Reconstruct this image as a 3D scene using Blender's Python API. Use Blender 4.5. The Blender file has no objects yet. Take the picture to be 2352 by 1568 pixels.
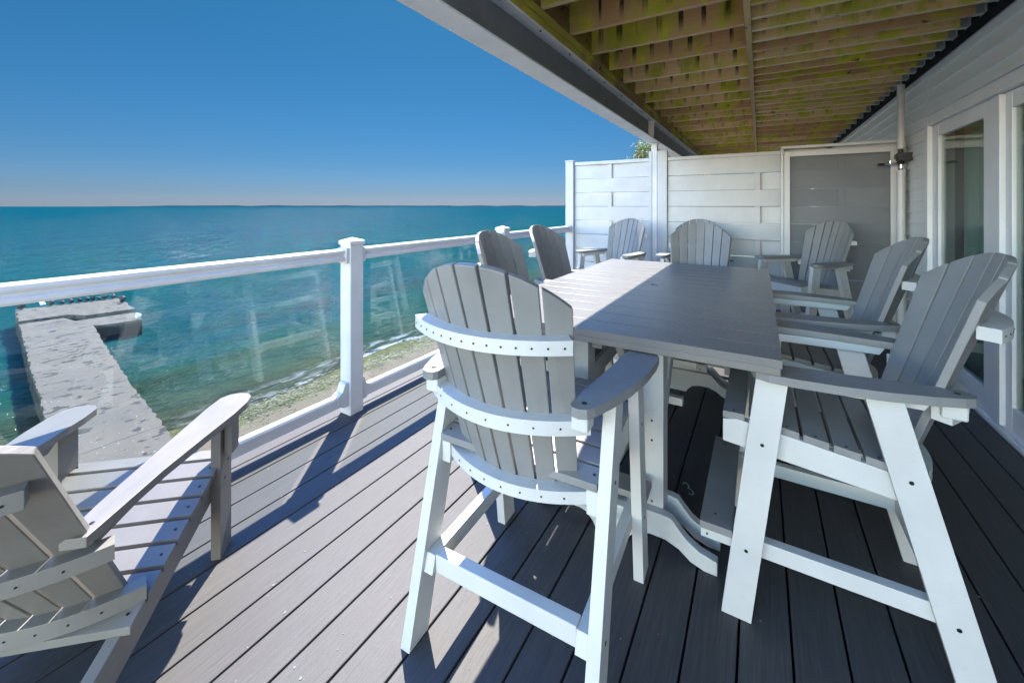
import bpy, bmesh, math, random
from mathutils import Vector, Matrix, noise
R = math.radians
random.seed(7)
scene = bpy.context.scene
col = scene.collection

# ------------------------------------------------------------------ camera, sky, sun, exposure
CAMH = 1.38
cam_d = bpy.data.cameras.new('camera'); cam = bpy.data.objects.new('camera', cam_d); col.objects.link(cam)
cam.location = (0, 0, CAMH); cam.rotation_euler = (R(90), 0, R(30.9))
cam_d.sensor_width = 36; cam_d.lens = 950 / 2352 * 36
cam_d.shift_y = -310 / 2352; cam_d.clip_start = .05; cam_d.clip_end = 60000
scene.camera = cam

SUN = Vector((-.571, .734, 1.166)).normalized()
w = bpy.data.worlds.new('World'); scene.world = w; w.use_nodes = True
nt = w.node_tree; bg = nt.nodes['Background']
sky = nt.nodes.new('ShaderNodeTexSky'); sky.sky_type = 'NISHITA'; sky.sun_disc = False
sky.sun_elevation = math.asin(SUN.z); sky.sun_rotation = math.atan2(SUN.x, SUN.y)
sky.air_density = 1.0; sky.dust_density = .25; sky.ozone_density = 4.0; sky.altitude = 200
hs = nt.nodes.new('ShaderNodeHueSaturation'); hs.inputs['Hue'].default_value = .49; hs.inputs['Saturation'].default_value = 1.12
nt.links.new(sky.outputs[0], hs.inputs['Color'])
# lake sky dimmed and blued; unseen sky overhead and behind lifted to fill shade
wtc = nt.nodes.new('ShaderNodeTexCoord'); wsp = nt.nodes.new('ShaderNodeSeparateXYZ'); nt.links.new(wtc.outputs['Generated'], wsp.inputs[0])
def wmap(v, a, b):
    x = nt.nodes.new('ShaderNodeMapRange'); x.interpolation_type = 'SMOOTHSTEP'; x.inputs[1].default_value = a; x.inputs[2].default_value = b
    nt.links.new(v, x.inputs[0]); return x.outputs[0]
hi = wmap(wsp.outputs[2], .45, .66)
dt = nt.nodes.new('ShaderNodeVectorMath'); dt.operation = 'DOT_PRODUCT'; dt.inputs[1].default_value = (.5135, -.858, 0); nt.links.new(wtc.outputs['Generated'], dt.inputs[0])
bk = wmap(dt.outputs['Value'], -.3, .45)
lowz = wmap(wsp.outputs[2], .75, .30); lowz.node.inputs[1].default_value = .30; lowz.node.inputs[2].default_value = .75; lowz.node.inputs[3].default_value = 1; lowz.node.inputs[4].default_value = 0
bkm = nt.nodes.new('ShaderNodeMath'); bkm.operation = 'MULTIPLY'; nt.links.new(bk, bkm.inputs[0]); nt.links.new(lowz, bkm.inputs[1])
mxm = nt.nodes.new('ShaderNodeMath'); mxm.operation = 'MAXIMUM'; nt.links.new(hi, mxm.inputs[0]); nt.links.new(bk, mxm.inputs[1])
wr = nt.nodes.new('ShaderNodeValToRGB'); we = wr.color_ramp.elements
SKYR = [(0, (.055, .073, .126)), (.03, (.044, .064, .106)), (.10, (.037, .066, .098)), (.20, (.035, .075, .102)), (.42, (.031, .086, .105))]
while len(we) < len(SKYR): we.new(.5)
for i_, (p_, c_) in enumerate(SKYR): we[i_].position = p_; we[i_].color = (*c_, 1)
nt.links.new(wsp.outputs[2], wr.inputs[0])
wm = nt.nodes.new('ShaderNodeMix'); wm.data_type = 'RGBA'; 
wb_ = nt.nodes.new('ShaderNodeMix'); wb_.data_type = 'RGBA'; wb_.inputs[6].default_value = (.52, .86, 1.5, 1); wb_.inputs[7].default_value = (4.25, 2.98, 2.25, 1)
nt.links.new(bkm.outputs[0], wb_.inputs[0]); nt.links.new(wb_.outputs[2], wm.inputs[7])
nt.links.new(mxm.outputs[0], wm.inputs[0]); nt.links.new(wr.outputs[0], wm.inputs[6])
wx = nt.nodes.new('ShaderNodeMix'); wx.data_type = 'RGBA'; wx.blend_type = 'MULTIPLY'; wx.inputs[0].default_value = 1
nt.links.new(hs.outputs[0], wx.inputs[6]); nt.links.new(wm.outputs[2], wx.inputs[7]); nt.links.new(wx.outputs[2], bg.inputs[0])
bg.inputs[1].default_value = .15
sd = bpy.data.lights.new('sun', 'SUN'); sd.energy = 3.2; sd.angle = R(.5); sd.color = (1, .95, .87)
so = bpy.data.objects.new('sun', sd); col.objects.link(so); so.rotation_euler = SUN.to_track_quat('Z', 'Y').to_euler()
scene.view_settings.view_transform = 'Standard'; scene.view_settings.look = 'None'
scene.view_settings.exposure = 2.25; scene.view_settings.gamma = 1
scene.cycles.max_bounces = 10; scene.cycles.diffuse_bounces = 5; scene.cycles.transparent_max_bounces = 12

# ------------------------------------------------------------------ materials
def newmat(name):
    m = bpy.data.materials.new(name); m.use_nodes = True
    n = m.node_tree; b = n.nodes['Principled BSDF']
    return m, n, b
def N(n, t, **k):
    x = n.nodes.new(t)
    for a, v in k.items():
        if a in x.inputs.keys() if hasattr(x.inputs, 'keys') else False: x.inputs[a].default_value = v
        else: setattr(x, a, v)
    return x
def mapped(n, scale, coord='Object'):
    tc = n.nodes.new('ShaderNodeTexCoord'); mp = n.nodes.new('ShaderNodeMapping')
    mp.inputs['Scale'].default_value = scale
    n.links.new(tc.outputs[coord], mp.inputs[0]); return mp.outputs[0]
def noisetex(n, vec, scale, detail=4, rough=.6):
    t = n.nodes.new('ShaderNodeTexNoise'); t.inputs['Scale'].default_value = scale
    t.inputs['Detail'].default_value = detail; t.inputs['Roughness'].default_value = rough
    if vec is not None: n.links.new(vec, t.inputs['Vector'])
    return t.outputs['Fac']
def ramp(n, fac, stops):
    r = n.nodes.new('ShaderNodeValToRGB'); e = r.color_ramp.elements
    while len(e) < len(stops): e.new(.5)
    for i, (p, c) in enumerate(stops): e[i].position = p; e[i].color = (*c, 1) if len(c) == 3 else c
    n.links.new(fac, r.inputs[0]); return r.outputs[0]
def mix(n, fac, a, b, mode='MIX'):
    x = n.nodes.new('ShaderNodeMix'); x.data_type = 'RGBA'; x.blend_type = mode
    for i, v in ((0, fac), (6, a), (7, b)):
        if hasattr(v, 'links'): n.links.new(v, x.inputs[i])
        else: x.inputs[i].default_value = v if i == 0 else (*v, 1)
    return x.outputs[2]
def mth(n, op, a, b=None, c=None):
    x = n.nodes.new('ShaderNodeMath'); x.operation = op
    for i, v in enumerate((a, b, c)):
        if v is None: continue
        if hasattr(v, 'links'): n.links.new(v, x.inputs[i])
        else: x.inputs[i].default_value = v
    return x.outputs[0]
def bump(n, b, h, dist, st=1.0):
    x = n.nodes.new('ShaderNodeBump'); x.inputs['Distance'].default_value = dist; x.inputs['Strength'].default_value = st
    n.links.new(h, x.inputs['Height']); n.links.new(x.outputs[0], b.inputs['Normal'])

def plastic(name, c1, c2, rough=.42, scl=(30, 4, 30), speck=0, bd=.0012):
    m, n, b = newmat(name)
    v = mapped(n, (1, 1, 1)); v2 = mapped(n, scl)
    f = noisetex(n, v2, 2.2, 5, .65); f2 = noisetex(n, v, 5, 3, .5)
    c = mix(n, ramp(n, f2, [(.35, (0, 0, 0)), (.7, (1, 1, 1))]), c1, c2)
    f3 = noisetex(n, v, 38, 3, .7)
    c = mix(n, mth(n, 'MULTIPLY', ramp(n, f3, [(.60, (0, 0, 0)), (.72, (1, 1, 1))]), speck), c, (.22, .2, .16))
    n.links.new(c, b.inputs['Base Color'])
    rr = mth(n, 'MULTIPLY_ADD', f, .25, rough - .1); n.links.new(rr, b.inputs['Roughness'])
    bump(n, b, f, bd, .5)
    return m
M = {}
M['white'] = plastic('white_poly_lumber', (.59, .575, .535), (.53, .515, .48), .45, speck=.1)
M['grey'] = plastic('driftwood_grey_poly_lumber', (.205, .20, .19), (.25, .243, .23), .40, speck=.15)
M['lightgrey'] = plastic('light_grey_poly_lumber', (.172, .160, .140), (.202, .188, .166), .42, speck=.2)
M['tabletop'] = plastic('table_top_poly_lumber', (.172, .162, .150), (.19, .18, .166), .28, scl=(60, 70, 60), bd=.0002, speck=.04)
M['web'] = plastic('shaded_web', (.15, .165, .19), (.11, .125, .145), .5, scl=(30, .6, 30))  # darker grey-blue puts the shade on the beam web into its colour
M['vinyl'] = plastic('white_vinyl', (.60, .60, .60), (.55, .55, .553), .32, scl=(4, 4, 4), speck=.08, bd=.0004)
M['fencevinyl'] = plastic('fence_vinyl', (.51, .52, .535), (.46, .465, .48), .35, scl=(4, 4, 4), speck=.15, bd=.0006)
M['trim'] = plastic('white_door_trim', (.80, .80, .80), (.74, .74, .745), .35, scl=(4, 4, 4), speck=.08, bd=.0004)
M['steelpaint'] = plastic('white_painted_steel', (.74, .74, .74), (.62, .63, .64), .5, scl=(3, 3, 3), speck=.3)
def simple(name, c, rough=.5, metal=0, spec=.5):
    m, n, b = newmat(name); b.inputs['Base Color'].default_value = (*c, 1)
    b.inputs['Roughness'].default_value = rough; b.inputs['Metallic'].default_value = metal
    b.inputs['Specular IOR Level'].default_value = spec
    v = mapped(n, (1, 1, 1)); f = noisetex(n, v, 25, 3)
    n.links.new(mix(n, f, tuple(x * .82 for x in c), tuple(min(1, x * 1.12) for x in c)), b.inputs['Base Color'])
    return m
M['screw'] = simple('dark_screw_head', (.035, .033, .03), .35, .7)
M['chrome'] = simple('chrome', (.7, .7, .7), .18, 1)
M['black'] = simple('black_plastic', (.012, .012, .012), .4)
M['dark'] = simple('dark_room', (.03, .032, .034), .8)
M['galv'] = simple('galvanised_steel', (.42, .45, .47), .45, .6)
M['ledger'] = simple('shadow_black', (.012, .012, .014), .9, 0, .1)  # black paints in the shadow that lies on the ledger
M['grit'] = simple('pale_grit', (.19, .185, .17), .9)
M['chalk'] = simple('white_chalk', (.6, .6, .6), .9)

def deck_material():
    m, n, b = newmat('composite_deck_boards')
    tc = n.nodes.new('ShaderNodeTexCoord'); sp = n.nodes.new('ShaderNodeSeparateXYZ'); n.links.new(tc.outputs['Object'], sp.inputs[0])
    bi = mth(n, 'FLOOR', mth(n, 'DIVIDE', mth(n, 'ADD', sp.outputs[0], 10.058), .1455))
    wn = n.nodes.new('ShaderNodeTexWhiteNoise'); wn.noise_dimensions = '1D'; n.links.new(bi, wn.inputs['W'])
    cx = n.nodes.new('ShaderNodeCombineXYZ'); n.links.new(sp.outputs[0], cx.inputs[0])
    n.links.new(mth(n, 'MULTIPLY_ADD', wn.outputs[0], 37.0, sp.outputs[1]), cx.inputs[1])
    mp = n.nodes.new('ShaderNodeMapping'); mp.inputs['Scale'].default_value = (55, 1.6, 1); n.links.new(cx.outputs[0], mp.inputs[0])
    g = noisetex(n, mp.outputs[0], 1.6, 7, .72)
    mp2 = n.nodes.new('ShaderNodeMapping'); mp2.inputs['Scale'].default_value = (190, 7, 1); n.links.new(cx.outputs[0], mp2.inputs[0])
    g2 = noisetex(n, mp2.outputs[0], 1.3, 4, .6)
    base = ramp(n, g, [(.28, (.054, .051, .049)), (.5, (.078, .073, .070)), (.72, (.106, .100, .095))])
    c = mix(n, .55, base, ramp(n, g2, [(.3, (.45, .43, .43)), (.7, (1.0, .98, .97))]), 'MULTIPLY')
    c = mix(n, mth(n, 'MULTIPLY', wn.outputs[0], .22), c, (.06, .058, .058))
    # large weather blotches, specks of dirt and salt
    f = noisetex(n, tc.outputs['Object'], 1.7, 3, .5)
    c = mix(n, mth(n, 'MULTIPLY', f, .25), c, (.125, .12, .118))
    s = noisetex(n, tc.outputs['Object'], 30, 2, .5)
    c = mix(n, ramp(n, s, [(.77, (0, 0, 0)), (.80, (1, 1, 1))]), c, (.28, .275, .265))
    n.links.new(c, b.inputs['Base Color'])
    n.links.new(mth(n, 'MULTIPLY_ADD', g, .25, .42), b.inputs['Roughness'])
    b.inputs['Specular IOR Level'].default_value = .2
    bump(n, b, mth(n, 'ADD', mth(n, 'MULTIPLY', g, .6), mth(n, 'MULTIPLY', g2, .5)), .0022, .8)
    return m
M['deck'] = deck_material()

def timber(name, a, bcol, moss=1.0, grain=(2, 70, 40)):
    m, n, b = newmat(name)
    oi = n.nodes.new('ShaderNodeObjectInfo')
    tc = n.nodes.new('ShaderNodeTexCoord'); sp = n.nodes.new('ShaderNodeSeparateXYZ'); n.links.new(tc.outputs['Object'], sp.inputs[0])
    rnd = oi.outputs['Random']
    off = n.nodes.new('ShaderNodeCombineXYZ'); n.links.new(mth(n, 'MULTIPLY', rnd, 40.0), off.inputs[0]); n.links.new(mth(n, 'MULTIPLY', rnd, 23.0), off.inputs[2])
    ad = n.nodes.new('ShaderNodeVectorMath'); ad.operation = 'ADD'; n.links.new(tc.outputs['Object'], ad.inputs[0]); n.links.new(off.outputs[0], ad.inputs[1])
    def mp(s):
        x = n.nodes.new('ShaderNodeMapping'); x.inputs['Scale'].default_value = s; n.links.new(ad.outputs[0], x.inputs[0]); return x.outputs[0]
    g = noisetex(n, mp(grain), 1.2, 6, .7)
    c = mix(n, ramp(n, g, [(.3, (0, 0, 0)), (.7, (1, 1, 1))]), a, bcol)
    # board to board hue
    c = mix(n, mth(n, 'MULTIPLY', ramp(n, rnd, [(.45, (0, 0, 0)), (.9, (1, 1, 1))]), .6), c, (.40, .17, .08))
    big = noisetex(n, mp((1.4, 1, 2.2)), 1.4, 4, .6)
    # moss in vertical patches, drip stains
    ms = noisetex(n, mp((3.4, 1, .8)), 1.0, 5, .7)
    mf = mth(n, 'MULTIPLY', ramp(n, ms, [(.47, (0, 0, 0)), (.56, (1, 1, 1))]), moss)
    mossc = mix(n, ramp(n, big, [(.35, (0, 0, 0)), (.65, (1, 1, 1))]), (.36, .36, .03), (.72, .68, .03))
    c = mix(n, mth(n, 'MULTIPLY', mf, .8), c, mossc)
    # square putty-like blocks between boards above
    cell = mth(n, 'FRACT', mth(n, 'MULTIPLY', sp.outputs[0], 6.87))
    edge = mth(n, 'LESS_THAN', mth(n, 'ABSOLUTE', mth(n, 'SUBTRACT', cell, .5)), mth(n, 'MULTIPLY_ADD', ms, .36, -.06))
    dr = noisetex(n, mp((11, 1, .9)), 1.0, 3, .6)
    df = mth(n, 'MULTIPLY', mth(n, 'MULTIPLY', edge, ramp(n, dr, [(.40, (0, 0, 0)), (.55, (1, 1, 1))])), moss * .95)
    df = mth(n, 'MULTIPLY', df, ramp(n, sp.outputs[2], [(.02, (.0, .0, .0)), (.12, (1, 1, 1))]))
    c = mix(n, df, c, (.025, .028, .012))
    kn = noisetex(n, mp((6, 6, 10)), 1.5, 2, .5)
    c = mix(n, ramp(n, kn, [(.70, (0, 0, 0)), (.74, (.8, .8, .8))]), c, (.07, .03, .015))
    n.links.new(c, b.inputs['Base Color']); b.inputs['Roughness'].default_value = .8; b.inputs['Specular IOR Level'].default_value = .25
    bump(n, b, g, .004, .7)
    return m
M['joist'] = timber('mossy_pine_timber', (.90, .64, .34), (.76, .48, .21))
M['joistedge'] = timber('pale_timber_edge', (.66, .56, .42), (.52, .42, .28), .25)
M['plate'] = timber('brown_timber', (.34, .21, .10), (.22, .16, .06), .6, (40, 2, 40))

def siding_mat():
    m, n, b = newmat('grey_vinyl_siding')
    v = mapped(n, (8, .7, 30)); f = noisetex(n, v, 3, 5, .6); f2 = noisetex(n, mapped(n, (1, 1, 1)), 1.2, 3)
    c = mix(n, f, (.76, .77, .76), (.82, .825, .815)); c = mix(n, mth(n, 'MULTIPLY', f2, .25), c, (.62, .64, .64))
    n.links.new(c, b.inputs['Base Color']); b.inputs['Roughness'].default_value = .45; bump(n, b, f, .0008, .5); return m
M['siding'] = siding_mat()

def concrete():
    m, n, b = newmat('weathered_concrete')
    v = mapped(n, (1, 1, 1)); va = mapped(n, (1.25, .85, 1))
    f = noisetex(n, v, .6, 5, .6); f2 = noisetex(n, v, 9, 5, .7); p = noisetex(n, va, 2.3, 2, .5)
    c = mix(n, f, (.070, .055, .036), (.118, .097, .068))
    c = mix(n, mth(n, 'MULTIPLY', f2, .5), c, (.07, .066, .06))
    hole = ramp(n, p, [(.595, (0, 0, 0)), (.612, (1, 1, 1))])
    c = mix(n, hole, c, (.012, .012, .010))
    wsp = ramp(n, noisetex(n, v, 9, 2, .5), [(.69, (0, 0, 0)), (.73, (1, 1, 1))])
    c = mix(n, wsp, c, (.27, .27, .26))
    vo = n.nodes.new('ShaderNodeTexVoronoi'); vo.feature = 'DISTANCE_TO_EDGE'; vo.inputs['Scale'].default_value = .33
    nv = n.nodes.new('ShaderNodeVectorMath'); nv.operation = 'ADD'
    nz = n.nodes.new('ShaderNodeTexNoise'); nz.inputs['Scale'].default_value = 1.1; n.links.new(v, nz.inputs[0])
    n.links.new(v, nv.inputs[0]); n.links.new(nz.outputs['Color'], nv.inputs[1]); n.links.new(nv.outputs[0], vo.inputs[0])
    c = mix(n, ramp(n, vo.outputs['Distance'], [(.002, (.45, .45, .45)), (.007, (0, 0, 0))]), c, (.06, .055, .05))
    tc = n.nodes.new('ShaderNodeTexCoord'); sp = n.nodes.new('ShaderNodeSeparateXYZ'); n.links.new(tc.outputs['Object'], sp.inputs[0])
    jx = mth(n, 'ABSOLUTE', mth(n, 'SUBTRACT', mth(n, 'FRACT', mth(n, 'MULTIPLY_ADD', mth(n, 'ADD', sp.outputs[0], mth(n, 'MULTIPLY', f, .8)), .27, .35)), .5))
    c = mix(n, ramp(n, jx, [(.004, (.85, .85, .85)), (.012, (0, 0, 0))]), c, (.03, .028, .025))
    stn = noisetex(n, v, .35, 4, .65)
    c = mix(n, ramp(n, stn, [(.52, (0, 0, 0)), (.68, (.55, .55, .55))]), c, (.065, .058, .045))
    wet = ramp(n, sp.outputs[2], [(.80, (1, 1, 1)), (.98, (0, 0, 0))])
    c = mix(n, wet, c, (.014, .014, .009))
    n.links.new(c, b.inputs['Base Color']); b.inputs['Roughness'].default_value = .9
    bump(n, b, mth(n, 'SUBTRACT', f2, hole), .012, .7); return m
M['concrete'] = concrete()

WATERZ = -7.72
def water():
    m, n, b = newmat('lake_water')
    tc = n.nodes.new('ShaderNodeTexCoord'); sp = n.nodes.new('ShaderNodeSeparateXYZ'); n.links.new(tc.outputs['Object'], sp.inputs[0])
    P = tc.outputs['Object']
    def mp(s, r=0):
        x = n.nodes.new('ShaderNodeMapping'); x.inputs['Scale'].default_value = s; x.inputs['Rotation'].default_value = (0, 0, r); n.links.new(P, x.inputs[0]); return x.outputs[0]
    w0 = noisetex(n, mp((.08, .03, 1)), 1, 3, .5)
    D = mth(n, 'MULTIPLY', mth(n, 'ADD', sp.outputs[0], mth(n, 'MULTIPLY', mth(n, 'SUBTRACT', w0, .5), 14.0)), -1.0)  # distance out
    D = mth(n, 'SUBTRACT', D, 19.5)
    t = mth(n, 'DIVIDE', D, 400.0)
    t = mth(n, 'POWER', mth(n, 'MAXIMUM', t, 0.0), .5)
    c = ramp(n, t, [(0, (.042, .042, .020)), (.07, (.024, .044, .024)), (.15, (.008, .048, .037)), (.28, (.002, .046, .046)), (.6, (.0012, .043, .050)), (1, (.0015, .040, .050))])
    # sand / weed streaks in the shallows
    st = noisetex(n, mp((.30, .035, 1)), 1, 4, .6)
    sf = mth(n, 'MULTIPLY', ramp(n, st, [(.5, (0, 0, 0)), (.66, (1, 1, 1))]), ramp(n, t, [(.03, (.75, .75, .75)), (.30, (0, 0, 0))]))
    c = mix(n, sf, c, (.022, .026, .008))
    dk = noisetex(n, mp((.05, .012, 1), .1), 1, 4, .6)
    c = mix(n, mth(n, 'MULTIPLY', ramp(n, dk, [(.45, (0, 0, 0)), (.7, (1, 1, 1))]), .35), c, (.002, .024, .060))
    # foam at the shore
    edge = n.nodes.new('ShaderNodeSeparateXYZ'); n.links.new(P, edge.inputs[0])
    foamn = noisetex(n, mp((1.6, .55, 1)), 1.6, 5, .68)
    wav = noisetex(n, mp((.05, .12, 1)), 1, 2, .5)
    sx = mth(n, 'ADD', edge.outputs[0], mth(n, 'MULTIPLY', mth(n, 'SUBTRACT', wav, .5), 2.2))
    band = ramp(n, mth(n, 'DIVIDE', mth(n, 'ADD', sx, 22.6), 4.0), [(.10, (0, 0, 0)), (.28, (.6, .6, .6)), (.36, (.05, .05, .05)), (.52, (1, 1, 1)), (.8, (1, 1, 1))])
    along = ramp(n, mth(n, 'DIVIDE', edge.outputs[1], 30.0), [(.22, (.25, .25, .25)), (.6, (1, 1, 1))])
    ff = mth(n, 'MULTIPLY', mth(n, 'MULTIPLY', band, along), ramp(n, foamn, [(.47, (0, 0, 0)), (.60, (1, 1, 1))]))
    c = mix(n, ff, c, (.38, .39, .39))
    n.nodes.remove(b); df_ = n.nodes.new('ShaderNodeBsdfDiffuse'); gl = n.nodes.new('ShaderNodeBsdfGlossy'); gl.inputs['Roughness'].default_value = .045
    n.links.new(ramp(n, t, [(.3, (.045, .045, .045)), (.6, (.09, .09, .09)), (1, (.13, .13, .13))]), gl.inputs['Roughness']); n.links.new(c, df_.inputs[0]); lw = n.nodes.new('ShaderNodeLayerWeight'); lw.inputs[0].default_value = .5
    fz = mth(n, 'MULTIPLY_ADD', mth(n, 'POWER', lw.outputs['Facing'], 4.0), .10, .02)
    fz = mth(n, 'MULTIPLY', fz, mth(n, 'SUBTRACT', 1.0, mth(n, 'MULTIPLY', ff, .8)))
    fz = mth(n, 'MULTIPLY', fz, ramp(n, t, [(.25, (1, 1, 1)), (.7, (.5, .5, .5)), (1, (.30, .30, .30))]))
    mx = n.nodes.new('ShaderNodeMixShader'); n.links.new(fz, mx.inputs[0]); n.links.new(df_.outputs[0], mx.inputs[1]); n.links.new(gl.outputs[0], mx.inputs[2])
    n.links.new(mx.outputs[0], n.nodes['Material Output'].inputs[0])
    class _B: pass
    h1 = noisetex(n, mp((.75, .26, 1), .12), 1, 4, .6)
    h2 = noisetex(n, mp((3.2, 1.3, 1), -.15), 1, 4, .62)
    h3 = noisetex(n, mp((.12, .05, 1), .2), 1, 3, .6)
    h4 = noisetex(n, mp((.30, .09, 1), -.1), 1, 4, .65)
    h = mth(n, 'ADD', mth(n, 'ADD', mth(n, 'MULTIPLY', h1, .85), mth(n, 'MULTIPLY', h2, .34)), mth(n, 'ADD', mth(n, 'MULTIPLY', h3, 2.5), mth(n, 'MULTIPLY', h4, 1.6)))
    x = n.nodes.new('ShaderNodeBump'); x.inputs['Distance'].default_value = 1.0; x.inputs['Strength'].default_value = 1.0; n.links.new(h, x.inputs['Height'])
    for q in (df_, gl, lw): n.links.new(x.outputs[0], q.inputs['Normal'])
    return m
M['water'] = water()

def beach():
    m, n, b = newmat('sandy_shore')
    tc = n.nodes.new('ShaderNodeTexCoord'); sp = n.nodes.new('ShaderNodeSeparateXYZ'); n.links.new(tc.outputs['Object'], sp.inputs[0])
    v = tc.outputs['Object']
    f = noisetex(n, v, .8, 5, .65); f2 = noisetex(n, v, 9, 5, .7)
    c = mix(n, f, (.115, .088, .052), (.165, .132, .085)); c = mix(n, mth(n, 'MULTIPLY', f2, .6), c, (.075, .058, .034))
    a = mth(n, 'ADD', sp.outputs[0], mth(n, 'MULTIPLY', mth(n, 'SUBTRACT', noisetex(n, v, .9, 4, .7), .5), 2.6))
    alg = ramp(n, mth(n, 'DIVIDE', mth(n, 'ADD', a, 21.0), 6.0), [(.42, (1, 1, 1)), (.52, (0, 0, 0))])
    ac = mix(n, ramp(n, noisetex(n, v, 3.5, 5, .7), [(.35, (0, 0, 0)), (.65, (1, 1, 1))]), (.014, .019, .001), (.070, .078, .003))
    c = mix(n, alg, c, ac)
    veg = ramp(n, mth(n, 'MULTIPLY_ADD', sp.outputs[2], .2, 1.35), [(.2, (0, 0, 0)), (.35, (1, 1, 1))])
    c = mix(n, veg, c, (.06, .085, .025))
    n.links.new(c, b.inputs['Base Color']); b.inputs['Roughness'].default_value = .95; bump(n, b, mth(n, 'ADD', f2, f), .08, .8); return m
M['beach'] = beach()

def glassmat(name, tint, refl, rough=.0):
    m, n, b = newmat(name); n.nodes.remove(b)
    out = n.nodes['Material Output']; t = n.nodes.new('ShaderNodeBsdfTransparent'); t.inputs[0].default_value = (*tint, 1)
    g = n.nodes.new('ShaderNodeBsdfGlossy'); g.inputs['Roughness'].default_value = rough
    lw = n.nodes.new('ShaderNodeLayerWeight'); lw.inputs[0].default_value = .5
    fz = mth(n, 'MULTIPLY_ADD', mth(n, 'POWER', lw.outputs['Facing'], 5.0), .9, .045)
    mx = n.nodes.new('ShaderNodeMixShader')
    fac = mth(n, 'MINIMUM', mth(n, 'MULTIPLY', fz, refl), 1.0)
    n.links.new(fac, mx.inputs[0]); n.links.new(t.outputs[0], mx.inputs[1]); n.links.new(g.outputs[0], mx.inputs[2]); n.links.new(mx.outputs[0], out.inputs[0])
    return m
M['glass'] = glassmat('railing_glass', (.96, .99, .98), 1.0)
M['paneglass'] = glassmat('door_glass', (.82, .88, .86), 1.5)
def screenmat():
    m, n, b = newmat('dark_screen_mesh'); out = n.nodes['Material Output']
    b.inputs['Base Color'].default_value = (.17, .185, .205, 1); b.inputs['Roughness'].default_value = .5
    t = n.nodes.new('ShaderNodeBsdfTransparent'); mx = n.nodes.new('ShaderNodeMixShader')
    v = mapped(n, (1, 1, 1)); f = noisetex(n, v, 2, 2)
    n.links.new(mth(n, 'MULTIPLY_ADD', f, .1, .33), mx.inputs[0]); n.links.new(t.outputs[0], mx.inputs[1]); n.links.new(b.outputs[0], mx.inputs[2]); n.links.new(mx.outputs[0], out.inputs[0])
    return m
M['screen'] = screenmat()
def curtainmat():
    m, n, b = newmat('green_grey_curtain'); v = mapped(n, (1, 30, .4)); f = noisetex(n, v, 1.2, 3)
    n.links.new(mix(n, f, (.22, .34, .31), (.50, .62, .58)), b.inputs['Base Color']); b.inputs['Roughness'].default_value = .9; return m
M['curtain'] = curtainmat()
def leafmat(name, c1, c2):
    m, n, b = newmat(name); v = mapped(n, (1, 1, 1)); f = noisetex(n, v, 2.5, 3)
    n.links.new(mix(n, ramp(n, f, [(.35, (0, 0, 0)), (.65, (1, 1, 1))]), c1, c2), b.inputs['Base Color']); b.inputs['Roughness'].default_value = .6
    b.inputs['Transmission Weight'].default_value = 0; return m
M['leaf'] = leafmat('spring_leaves', (.12, .14, .03), (.24, .24, .06))
M['bark'] = simple('bark', (.09, .07, .05), .9)
M['weed'] = leafmat('beach_weed', (.012, .016, .001), (.066, .070, .003))
M['bird'] = simple('dark_feathers', (.012, .012, .013), .6)
M['birdw'] = simple('white_feathers', (.75, .75, .73), .6)
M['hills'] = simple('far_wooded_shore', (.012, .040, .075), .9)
M['fabric_in'] = simple('room_wall', (.25, .26, .26), .8)

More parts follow.
